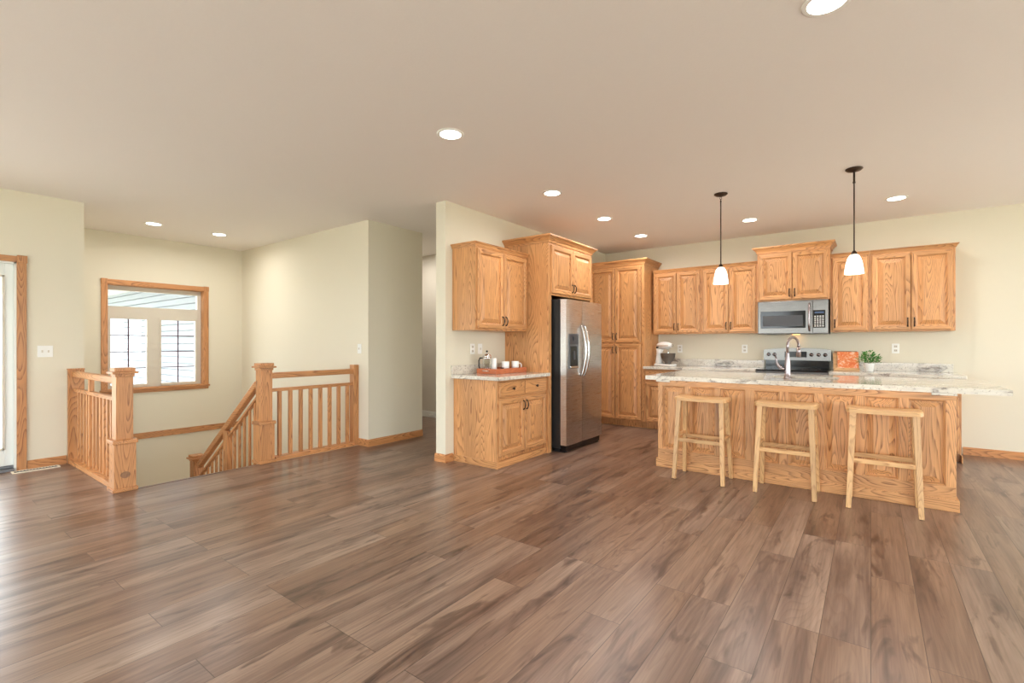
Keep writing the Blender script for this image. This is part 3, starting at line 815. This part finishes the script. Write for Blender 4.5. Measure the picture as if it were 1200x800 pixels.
# ------------------------------------------------------------------ bar stools
def stool(label, cx, cy):
    t = thing('bar_stool', label, 'stool', (cx, cy, 0), 0, 'backless wooden stools along the island')
    # saddle seat: slab dished along its length, rounded ends
    mb = MB(); nx, ny = 22, 8; w2, d2 = .228, .135; zt = .758; th = .040
    top = []; bot = []
    for i in range(nx + 1):
        u = -1 + 2 * i / nx; rt = []; rb_ = []
        for j in range(ny + 1):
            v = -1 + 2 * j / ny
            cr = max(0, abs(u) - .86) / .14
            dd_ = d2 * (1 - .28 * cr ** 2)
            x_, y_ = u * w2, v * dd_
            edge = max(abs(v), 0)
            dz = -.010 * (1 - u * u) - .006 * max(0, (abs(v) - .75) / .25) ** 2 - .008 * max(0, (abs(u) - .93) / .07) ** 2
            rt.append(mb.bm.verts.new((x_, y_, zt + dz))); rb_.append(mb.bm.verts.new((x_, y_, zt - th + .004 * (abs(u) ** 3) - .0)))
        top.append(rt); bot.append(rb_)
    for i in range(nx):
        for j in range(ny):
            f = mb.bm.faces.new([top[i][j], top[i + 1][j], top[i + 1][j + 1], top[i][j + 1]]); f.smooth = True
            mb.bm.faces.new([bot[i][j], bot[i][j + 1], bot[i + 1][j + 1], bot[i + 1][j]])
    for i in range(nx):
        mb.bm.faces.new([top[i][0], bot[i][0], bot[i + 1][0], top[i + 1][0]]); mb.bm.faces.new([top[i][ny], top[i + 1][ny], bot[i + 1][ny], bot[i][ny]])
    for j in range(ny):
        mb.bm.faces.new([top[0][j], top[0][j + 1], bot[0][j + 1], bot[0][j]]); mb.bm.faces.new([top[nx][j], bot[nx][j], bot[nx][j + 1], top[nx][j + 1]])
    mb.build('seat', 'stool_x', t)
    tx, ty, fx, fy = .185, .09, .212, .16
    def leg_at(sx, sy, z):
        k = 1 - z / .72
        return (sx * (tx + (fx - tx) * k), sy * (ty + (fy - ty) * k), z)
    for sx in (-1, 1):
        for sy in (-1, 1):
            MB().bar(leg_at(sx, sy, .722), leg_at(sx, sy, 0.002), .042, .040, .032, .032, updir=(0, 1, 0), bev=.003).build('leg', 'stool_z', t)
    z = .36
    for sy in (-1, 1):
        a, b = leg_at(-1, sy, z), leg_at(1, sy, z); MB().bar((a[0] + .012, a[1], z), (b[0] - .012, b[1], z), .022, .034, bev=.003).build('stretcher', 'stool_x', t)
    z = .395
    for sx in (-1, 1):
        a, b = leg_at(sx, -1, z), leg_at(sx, 1, z); MB().bar((a[0], a[1] + .012, z), (b[0], b[1] - .012, z), .022, .03, bev=.003).build('stretcher', 'stool_y', t)
    return t
s0 = stool('backless light wood stool at the left end of the island, nearest the refrigerator', -1.245, 4.605)
for x_, lb in ((-.568, 'backless light wood stool at the middle of the island, in front of the faucet'), (.075, 'backless light wood stool at the right end of the island, nearest the camera')):
    c = copy_tree(s0); c.location = (x_, 4.605, 0); c['label'] = lb
    c['group'] = 'backless wooden stools along the island'

# ------------------------------------------------------------------ refrigerator (front towards +X)
fg = thing('refrigerator', 'stainless side by side refrigerator with black sides and an ice dispenser', 'refrigerator', (-2.84, 4.715, 0), RC)
MB().box(0, .89, .001, .68, .04, 1.755, 0, .004).build('case', 'blackm', fg)
MB().box(.02, .87, -.06, .02, .012, .078, 0, .004).build('kick_grille', 'black', fg)
for x_ in (.03, .80):
    MB().box(x_, x_ + .05, -.05, .1, 0, .03, 0, .004).build('foot', 'blackm', fg)
def curved_door(x0, x1):
    mb = MB(); n = 8; pts = []
    for i in range(n + 1):
        u = i / n; pts.append((x0 + (x1 - x0) * u, -.078 - .012 * math.sin(math.pi * u) ** .6))
    pts = [(x0, -.004)] + pts + [(x1, -.004)]
    mb.prism(pts, 'z', .085, 1.75)
    return mb
dl = curved_door(.0, .372).build('freezer_door', 'steel', fg); dr = curved_door(.379, .89).build('fridge_door', 'steel', fg)
def fhandle(parent, x):
    pts = []
    for k in range(31):
        a = k / 30; pts.append((x + (.0), -.088 - .062 * math.sin(math.pi * a) ** .7 if 0 < k < 30 else -.085, .86 + .60 * a))
    MB().tube(pts, .014, 12, flat=.8).build('handle', 'chrome', parent)
fhandle(dl, .338); fhandle(dr, .414)
dp = MB().box(.04, .262, -.094, -.088, .955, 1.36, 0, .003).build('dispenser_panel', 'lgrey', dl)
MB().box(.065, .237, -.098, -.094, .985, 1.215, 0, .002).build('dispenser_recess', 'black', dp)
MB().box(.05, .252, -.097, -.094, 1.235, 1.345, 0, .002).box(.12, .18, -.112, -.096, 1.28, 1.325, 0, .004).build('controls', 'dgrey', dp)
MB().box(.13, .17, -.104, -.098, 1.06, 1.16, 0, .003).build('paddle', 'dgrey', dp)
MB().box(.06, .242, -.106, -.094, .962, .985, 0, .003).build('drip_tray', 'chrome', dp)

# ------------------------------------------------------------------ microwave
mw = thing('microwave', 'stainless over-the-range microwave with black control panel', 'microwave', (-1.185, 6.965, 1.365))
w_ = .772
MB().box(0, w_, .0, .394, 0, .42, 0, .003).build('case', 'steel_dark', mw)
MB().box(.002, w_ - .165, -.022, -.001, .006, .41, 0, .006).build('door', 'steel_dark', mw)
dk = [c for c in kids(mw) if c.name.startswith('door')][0]
MB().box(.035, w_ - .235, -.026, -.0221, .075, .29, 0, .003).build('window', 'black', dk)
MB().box(.06, w_ - .265, -.028, -.0261, .10, .235, 0, .002).build('window_mesh', 'dgrey', dk)
MB().tube([(w_ - .195, -.02, .04), (w_ - .195, -.055, .055), (w_ - .195, -.062, .13), (w_ - .195, -.064, .2), (w_ - .195, -.062, .28), (w_ - .195, -.055, .36), (w_ - .195, -.02, .375)], .012, 10).build('handle', 'nickel', dk)
MB().box(w_ - .162, w_ - .002, -.02, -.001, .006, .41, 0, .006).build('control_surround', 'steel_dark', mw)
cp = MB().box(w_ - .155, w_ - .03, -.024, -.0201, .075, .29, 0, .002).build('control_panel', 'black', mw)
bt = MB()
for i in range(4):
    for j in range(6): bt.box(w_ - .143 + i * .027, w_ - .143 + i * .027 + .017, -.0255, -.0241, .09 + j * .024, .10 + j * .024)
bt.build('buttons', 'white', cp)['kind'] = 'stuff'
MB().box(w_ - .14, w_ - .045, -.0255, -.0241, .25, .272).build('display', 'display', cp)
MB().box(.1, .2, .05, .12, -.004, -.0005).build('hood_filter', 'dgrey', mw)
MB().box(.36, .44, .28, .36, -.004, -.0005).build('hood_lamp', 'hood_lamp', mw)

# ------------------------------------------------------------------ range
rg = thing('range', 'stainless electric range with black glass top and knobs on the backguard', 'range', (-1.165, 6.72, 0))
w_ = .762
MB().box(0, w_, .0, .62, .09, .905, 0, .003).box(.02, w_ - .02, .05, .6, 0, .09).build('body', 'steel_dark', rg)
MB().box(-.0, w_ + .0, -.03, .62, .906, .922, 0, .005).build('cooktop', 'black', rg)
bk = MB().prism([(.02, .922), (w_ - .02, .922), (w_ - .02, 1.03), (.02, 1.03)], 'y', .565, .638).build('backguard_base', 'black', rg)
pts = [(.0, 1.025), (w_, 1.025), (w_, 1.16)] + [(w_ * (1 - k / 10), 1.16 + .028 * math.sin(math.pi * k / 10) ** .7) for k in range(1, 10)] + [(0, 1.16)]
bg_ = MB().prism(pts, 'y', .545, .638).build('backguard', 'steel_dark', rg)
MB().box(.25, .50, .540, .545, 1.065, 1.14, 0, .002).build('clock_panel', 'black', bg_)
for x_ in (.06, .13, .55, .63, .70):
    kb = MB().lathe([(.022, 0), (.024, .004), (.020, .008), (.019, .024), (.001, .026)], seg=20, cap0=True); kb.xf(Matrix.Translation((x_, .545, 1.10)) @ Matrix.Rotation(R(90), 4, 'X'))
    kb.build('knob', 'nickel', bg_)
for x_, y_, r_ in ((.2, .15, .1), (.56, .15, .08), (.2, .42, .08), (.56, .42, .1)):
    MB().lathe([(r_, .9225), (r_ - .004, .9226)], x_, y_, 40).build('burner_ring', 'dgrey', rg)
dv = MB().box(.01, w_ - .01, -.03, -.001, .2, .86, 0, .005).build('oven_door', 'steel_dark', rg)
MB().box(.12, w_ - .12, -.033, -.0301, .35, .70, 0, .002).build('oven_window', 'black', dv)
MB().tube([(.06, -.03, .80), (.06, -.07, .80), (w_ - .06, -.07, .80), (w_ - .06, -.03, .80)], .012, 10).build('handle', 'nickel', dv)
MB().box(.01, w_ - .01, -.03, -.001, .1, .19, 0, .004).build('drawer', 'steel_dark', rg)

# ------------------------------------------------------------------ small things on the counters
# stand mixer
mx = thing('stand_mixer', 'white stand mixer with a steel bowl beside the pantry', 'mixer', (-2.46, 7.05, .916), R(-20))
def ell(mb, c, r, n=20, m_=12, mat=0):
    start = len(mb.bm.verts)
    bmesh.ops.create_uvsphere(mb.bm, u_segments=n, v_segments=m_, radius=1, matrix=Matrix.Translation(c) @ Matrix.Diagonal((*r, 1)))
    for f in mb.bm.faces: f.smooth = True
    return mb
b = MB().box(-.115, .17, -.085, .085, 0, .028, 0, .012); b.build('base', 'enamel', mx)
b = MB().tube([(-.085, 0, .02), (-.09, 0, .10), (-.085, 0, .18), (-.07, 0, .25)], .05, 16, radii=[.062, .045, .04, .055]); b.build('column', 'enamel', mx)
ell(MB(), (.01, 0, .30), (.145, .056, .056)).build('motor_head', 'enamel', mx)
mh = [c for c in kids(mx) if c.name.startswith('motor_head')][0]
MB().tube([(.15, 0, .30), (.163, 0, .30)], .022, 16).build('hub_cap', 'chrome', mh)
MB().box(-.10, .12, -.0585, -.054, .292, .302).build('trim_band', 'chrome', mh)
MB().tube([(-.06, -.058, .275), (-.06, -.09, .27)], .012, 10).build('speed_lever', 'blackm', mh)
MB().lathe([(.045, .03), (.05, .035), (.045, .05), (.08, .08), (.1, .13), (.105, .185), (.109, .187), (.102, .184), (.095, .13), (.07, .08), (.001, .06)], .075, 0, 28, cap0=True).build('bowl', 'steel_dark', mx)
MB().tube([(.075, 0, .26), (.075, 0, .19), (.075, 0, .12)], .012, 10).build('beater', 'chrome', mx)

# cookbook on a stand, with a board behind
bs = thing('book_stand', 'light wooden stand holding up the orange cookbook on the right counter', 'stand', (-.24, 7.12, .916), R(6))
MB().bar((0, .034, .018), (0, .079, .21), .26, .01, updir=(0, 1, 0)).box(-.13, .13, -.04, .09, 0, .016, 0, .003).box(-.13, .13, -.04, -.028, .016, .034, 0, .002).build('ledge', 'stool_x', bs)
ck = thing('cookbook', 'orange cookbook propped open on the wooden stand right of the range', 'book', (-.222, 7.107, .933), R(6))
tilt = Matrix.Rotation(R(-13), 4, 'X')
MB().box(-.105, .105, -.003, 0, .002, .215, 0, .001).box(-.105, .105, .022, .025, .002, .215).xf(tilt).build('cover', 'cover', ck)
MB().box(-.102, .10, .0005, .0215, .004, .21).xf(tilt).build('pages', 'paper', ck)
cb = MB().box(-.12, .12, 0, .018, 0, .235, 0, .006); cb.xf(Matrix.Rotation(R(-8), 4, 'X'))
o = cb.build('cutting_board', 'board'); o.location = (-.255, 7.265, .918); tag(o, 'brown cutting board leaning on the wall behind the cookbook', 'board')
pp = thing('potted_plant', 'small leafy green plant in a white pot right of the cookbook', 'plant', (-.015, 6.99, .916))
MB().lathe([(.001, .004), (.036, 0), (.04, .004), (.052, .095), (.054, .1), (.048, .1), (.045, .085)], seg=24).build('pot', 'ceramic', pp)
MB().lathe([(.0455, .084), (.001, .088)], seg=20).build('soil', 'soil', pp)
random.seed(4)
lf = MB()
for k in range(230):
    a = random.uniform(0, 2 * math.pi); r_ = random.uniform(.01, .105); z_ = .105 + random.uniform(0, .14) * (1 - (r_ / .13) ** 2)
    c = Vector((r_ * math.cos(a), r_ * math.sin(a), z_)); d = Vector((math.cos(a + random.uniform(-.6, .6)), math.sin(a + random.uniform(-.6, .6)), random.uniform(-.2, .8))).normalized()
    L = random.uniform(.028, .044); sd_ = d.cross(Vector((0, 0, 1))).normalized() * L * .36; dn = Vector((0, 0, -L * .12))
    v = [lf.bm.verts.new(p) for p in (c, c + d * L * .45 + sd_ + dn, c + d * L, c + d * L * .45 - sd_ + dn, c + d * L * .5)]
    for tri in ((0, 1, 4), (1, 2, 4), (2, 3, 4), (3, 0, 4)): lf.bm.faces.new([v[i] for i in tri])
for k in range(10):
    a = k * .63; lf.tube([(0, 0, .085), (.03 * math.cos(a), .03 * math.sin(a), .13), (.06 * math.cos(a), .06 * math.sin(a), .17)], .0015, 5)
o = lf.build('foliage', 'leaf', pp)

# coffee tray
tr = thing('serving_tray', 'reddish wooden serving tray on the coffee counter', 'tray', (-3.335, 4.275, .916))
MB().box(-.135, .135, -.285, .285, 0, .012, 0, .002).box(-.135, -.123, -.285, .285, .012, .056, 0, .002).box(.123, .135, -.285, .285, .012, .056, 0, .002).box(-.123, .123, -.285, -.273, .012, .056, 0, .002).box(-.123, .123, .273, .285, .012, .056, 0, .002).build('tray_body', 'tray_wood', tr)
for s_ in (-1, 1):
    MB().tube([(-.045, s_ * .286, .03), (-.04, s_ * .3, .034), (.04, s_ * .3, .034), (.045, s_ * .286, .03)], .005, 8).build('handle', 'chrome', tr)
zt = .929
fp = thing('french_press', 'glass and chrome french press coffee maker on the wooden tray', 'coffee maker', (-3.385, 4.065, zt), R(37))
MB().lathe([(.0005, .006), (.046, .006), (.047, .012), (.047, .165), (.045, .165), (.045, .012), (.0005, .01)], seg=28).build('beaker', 'glass', fp)
fr_ = MB().lathe([(.0475, .0), (.0495, 0), (.0495, .022), (.0475, .022)], seg=28).lathe([(.0475, .145), (.0495, .145), (.0495, .168), (.0475, .168)], seg=28)
for k in range(4):
    a = math.pi / 4 + k * math.pi / 2; fr_.bar((.0495 * math.cos(a), .0495 * math.sin(a), .01), (.0495 * math.cos(a), .0495 * math.sin(a), .16), .009, .002, updir=(math.cos(a), math.sin(a), 0))
fr_.build('frame', 'chrome', fp)
MB().lathe([(.05, .168), (.05, .176), (.044, .192), (.025, .202), (.006, .205), (.0005, .205)], seg=28, cap0=True).build('lid', 'chrome', fp)
MB().tube([(0, 0, .2), (0, 0, .222)], .003, 8).build('plunger_rod', 'chrome', fp)
ell(MB(), (0, 0, .23), (.012, .012, .011), 14, 8).build('knob', 'blackm', fp)
MB().tube([(-.05, 0, .155), (-.075, 0, .158), (-.088, 0, .13), (-.088, 0, .07), (-.078, 0, .035), (-.05, 0, .02)], .008, 8).build('handle', 'blackm', fp)
o = MB().lathe([(.0005, 0), (.034, 0), (.035, .004), (.035, .15), (.032, .154), (.0005, .155)], seg=24).build('canister', 'ceramic'); o.location = (-3.41, 4.215, zt)
tag(o, 'tall plain white canister between the french press and the mugs', 'canister')
def mug(label, x_, y_, ang):
    t = thing('mug', label, 'mug', (x_, y_, zt), ang, 'white mugs on the coffee tray')
    MB().lathe([(.0005, .003), (.036, 0), (.042, .006), (.044, .11), (.042, .113), (.040, .11), (.038, .012), (.0005, .010)], seg=28).build('cup', 'ceramic', t)
    MB().tube([(.041, 0, .088), (.06, 0, .09), (.070, 0, .07), (.070, 0, .045), (.058, 0, .026), (.041, 0, .024)], .0055, 8).build('handle', 'ceramic', t)
    return t
mug('white mug at the middle of the tray, left of the other mug', -3.335, 4.335, R(110))
mug('white mug at the right end of the tray, against the tall oak panel', -3.300, 4.475, R(37))
o = thing('sugar_jar', 'tiny dark-lidded jar in front of the left white mug', 'jar', (-3.25, 4.165, zt))
MB().lathe([(.0005, 0), (.02, 0), (.021, .035), (.018, .04), (.0005, .04)], seg=18).build('jar_body', 'chrome', o)
MB().lathe([(.0005, .052), (.021, .052), (.021, .040), (.0005, .040)], seg=18).build('lid', 'lid', o)

# ------------------------------------------------------------------ wall plates, floor register, doorstop
def plate(label, loc, rz, kind='outlet', wide=.072):
    nm = 'light_switch' if kind == 'switch' else 'power_outlet'
    t = thing(nm, label, 'switch' if kind == 'switch' else 'outlet', loc, rz)
    MB().box(-wide / 2, wide / 2, -.006, -.0005, -.058, .058, 0, .002).build('cover_plate', 'white', t)
    n = 2 if wide > .1 else 1
    for k in range(n):
        x_ = (k - (n - 1) / 2) * .046
        if kind == 'switch': MB().box(x_ - .006, x_ + .006, -.016, -.006, -.012, .012, 0, .002).build('toggle', 'vinyl', t)
        else:
            for z_ in (-.024, .024):
                f = MB().box(x_ - .016, x_ + .016, -.008, -.006, z_ - .014, z_ + .014, 0, .003).build('socket', 'vinyl', t)
                MB().box(x_ - .008, x_ - .005, -.0085, -.008, z_ - .006, z_ + .006).box(x_ + .005, x_ + .008, -.0085, -.008, z_ - .006, z_ + .006).build('slot', 'dgrey', f)
    return t
plate('white double switch plate on the wall beside the glass door', (XL, 1.06, 1.166), RC, 'switch', .115)
plate('white single switch plate on the stair wall above the railing end', (-5.03, YS, 1.182), 0, 'switch')
plate('pale outlet at left of the pair above the coffee counter', (XC, 4.02, 1.185), RC)
plate('white switch plate just behind the french press', (XC, 4.15, 1.185), RC, 'switch')
plate('white outlet behind the stand mixer on the kitchen wall', (-2.32, YW, 1.168), 0)
plate('white outlet on the kitchen wall left of the range', (-1.42, YW, 1.172), 0)
plate('white outlet on the kitchen wall right of the plant', (.237, YW, 1.186), 0)
t = thing('floor_register', 'pale metal floor vent along the baseboard beside the glass door', 'vent', (-6.60, 1.0, 0))
MB().box(.035, .055, -.19, .15, .0005, .008, 0, .002).box(-.055, -.035, -.19, .15, .0005, .008, 0, .002).box(-.035, .035, -.19, -.175, .0005, .008).box(-.035, .035, .135, .15, .0005, .008).build('rim', 'paper', t)
g_ = MB()
for k in range(14): g_.box(-.035, .035, -.17 + k * .0225, -.163 + k * .0225, .0012, .006)
g_.box(-.035, .035, -.175, .135, .0005, .0012).build('grille', 'dgrey', t)
o = thing('door_stop', 'tiny white door stop on the baseboard at the end of the hallway', 'door stop', (-5.9, 5.665, .05))
MB().tube([(0, 0, 0), (0, -.07, 0)], .006, 8).tube([(0, -.07, 0), (0, -.082, 0)], .011, 10).build('spring', 'white', o)

# ------------------------------------------------------------------ lights
def can(label, x_, y_):
    t = thing('recessed_light', label, 'ceiling light', (x_, y_, H), 0, 'round recessed ceiling lights')
    MB().lathe([(.075, -.0005), (.098, -.0005), (.098, -.004), (.09, -.007), (.075, -.006)], seg=36).build('trim_ring', 'white', t)
    MB().lathe([(.0005, -.004), (.076, -.004), (.076, -.0005)], seg=36).build('lens', 'can_lens', t)
    l = bpy.data.lights.new('can_light', 'AREA'); l.shape = 'DISK'; l.size = .15; l.energy = CAN; l.color = (1, .97, .93); l.spread = R(170)
    lo = bpy.data.objects.new('can_light', l); lo.parent = t; lo.location = (0, 0, -.012); col.objects.link(lo)
    return t
can('round recessed ceiling light nearest the top edge of the picture', -.154, 2.506)
can('large round recessed ceiling light left of centre, out in the open room', -2.403, 2.48)
can('round recessed ceiling light above the coffee counter', -2.535, 4.055)
can('round recessed ceiling light above the refrigerator doors', -2.556, 5.26)
can('round recessed ceiling light in front of the tall pantry', -2.553, 6.395)
can('round recessed ceiling light between the two pendants, in front of the microwave cabinet', -1.174, 6.367)
can('round recessed ceiling light right of the right pendant', .21, 6.318)
can('left one of the two small recessed lights above the stairs and window', -7.168, 2.116)
can('right one of the two small recessed lights above the stairs and window', -7.147, 2.862)
def pendant(label, x_, y_, chain):
    t = thing('pendant_light', label, 'pendant light', (x_, y_, H), 0, 'pendant lights over the island')
    MB().lathe([(.0005, -.001), (.062, -.001), (.064, -.008), (.05, -.02), (.02, -.028), (.008, -.032), (.0005, -.033)], seg=32).build('canopy', 'bronze', t)
    c = MB()
    if chain:
        for k in range(2):
            pts = [(.009 * math.cos(a) * (1 if k == 0 else 0), .009 * math.cos(a) * (0 if k == 0 else 1), -.045 - k * .02 + .014 * math.sin(a)) for a in [2 * math.pi * q / 12 for q in range(13)]]
            c.tube(pts, .002, 6)
        c.tube([(0, 0, -.07), (0, 0, -.085)], .007, 10)
    else:
        c.tube([(0, 0, -.03), (0, 0, -.12)], .008, 10).tube([(0, 0, -.115), (0, 0, -.125)], .011, 10)
    c.build('hanger', 'bronze', t)
    MB().tube([(0, 0, -.08), (0, 0, -.715)], .0055, 10).build('rod', 'bronze', t)
    MB().lathe([(.006, -.70), (.012, -.705), (.022, -.722), (.024, -.735), (.0005, -.735)], seg=20).build('socket_cap', 'bronze', t)
    zs = -.732
    MB().lathe([(.018, zs), (.033, zs - .008), (.048, zs - .035), (.059, zs - .075), (.066, zs - .12), (.071, zs - .168), (.068, zs - .168), (.063, zs - .12), (.056, zs - .075), (.045, zs - .036), (.031, zs - .011), (.018, zs - .004)], seg=32).build('glass_shade', 'shade', t)
    l = bpy.data.lights.new('bulb_light', 'POINT'); l.energy = 7; l.color = (1, .9, .78); l.shadow_soft_size = .03
    lo = bpy.data.objects.new('bulb_light', l); lo.parent = t; lo.location = (0, 0, zs - .12); col.objects.link(lo)
    MB().lathe([(.0005, zs - .135), (.018, zs - .125), (.024, zs - .105), (.018, zs - .08), (.01, zs - .06), (.0005, zs - .01)], seg=16).build('bulb', 'can_lens', t)
    return t
pendant('left pendant light with white glass shade, hanging from a bronze rod and chain link', -1.2, 5.085, True)
pendant('right pendant light with white glass shade, hanging over the right half of the island', -.115, 5.035, False)
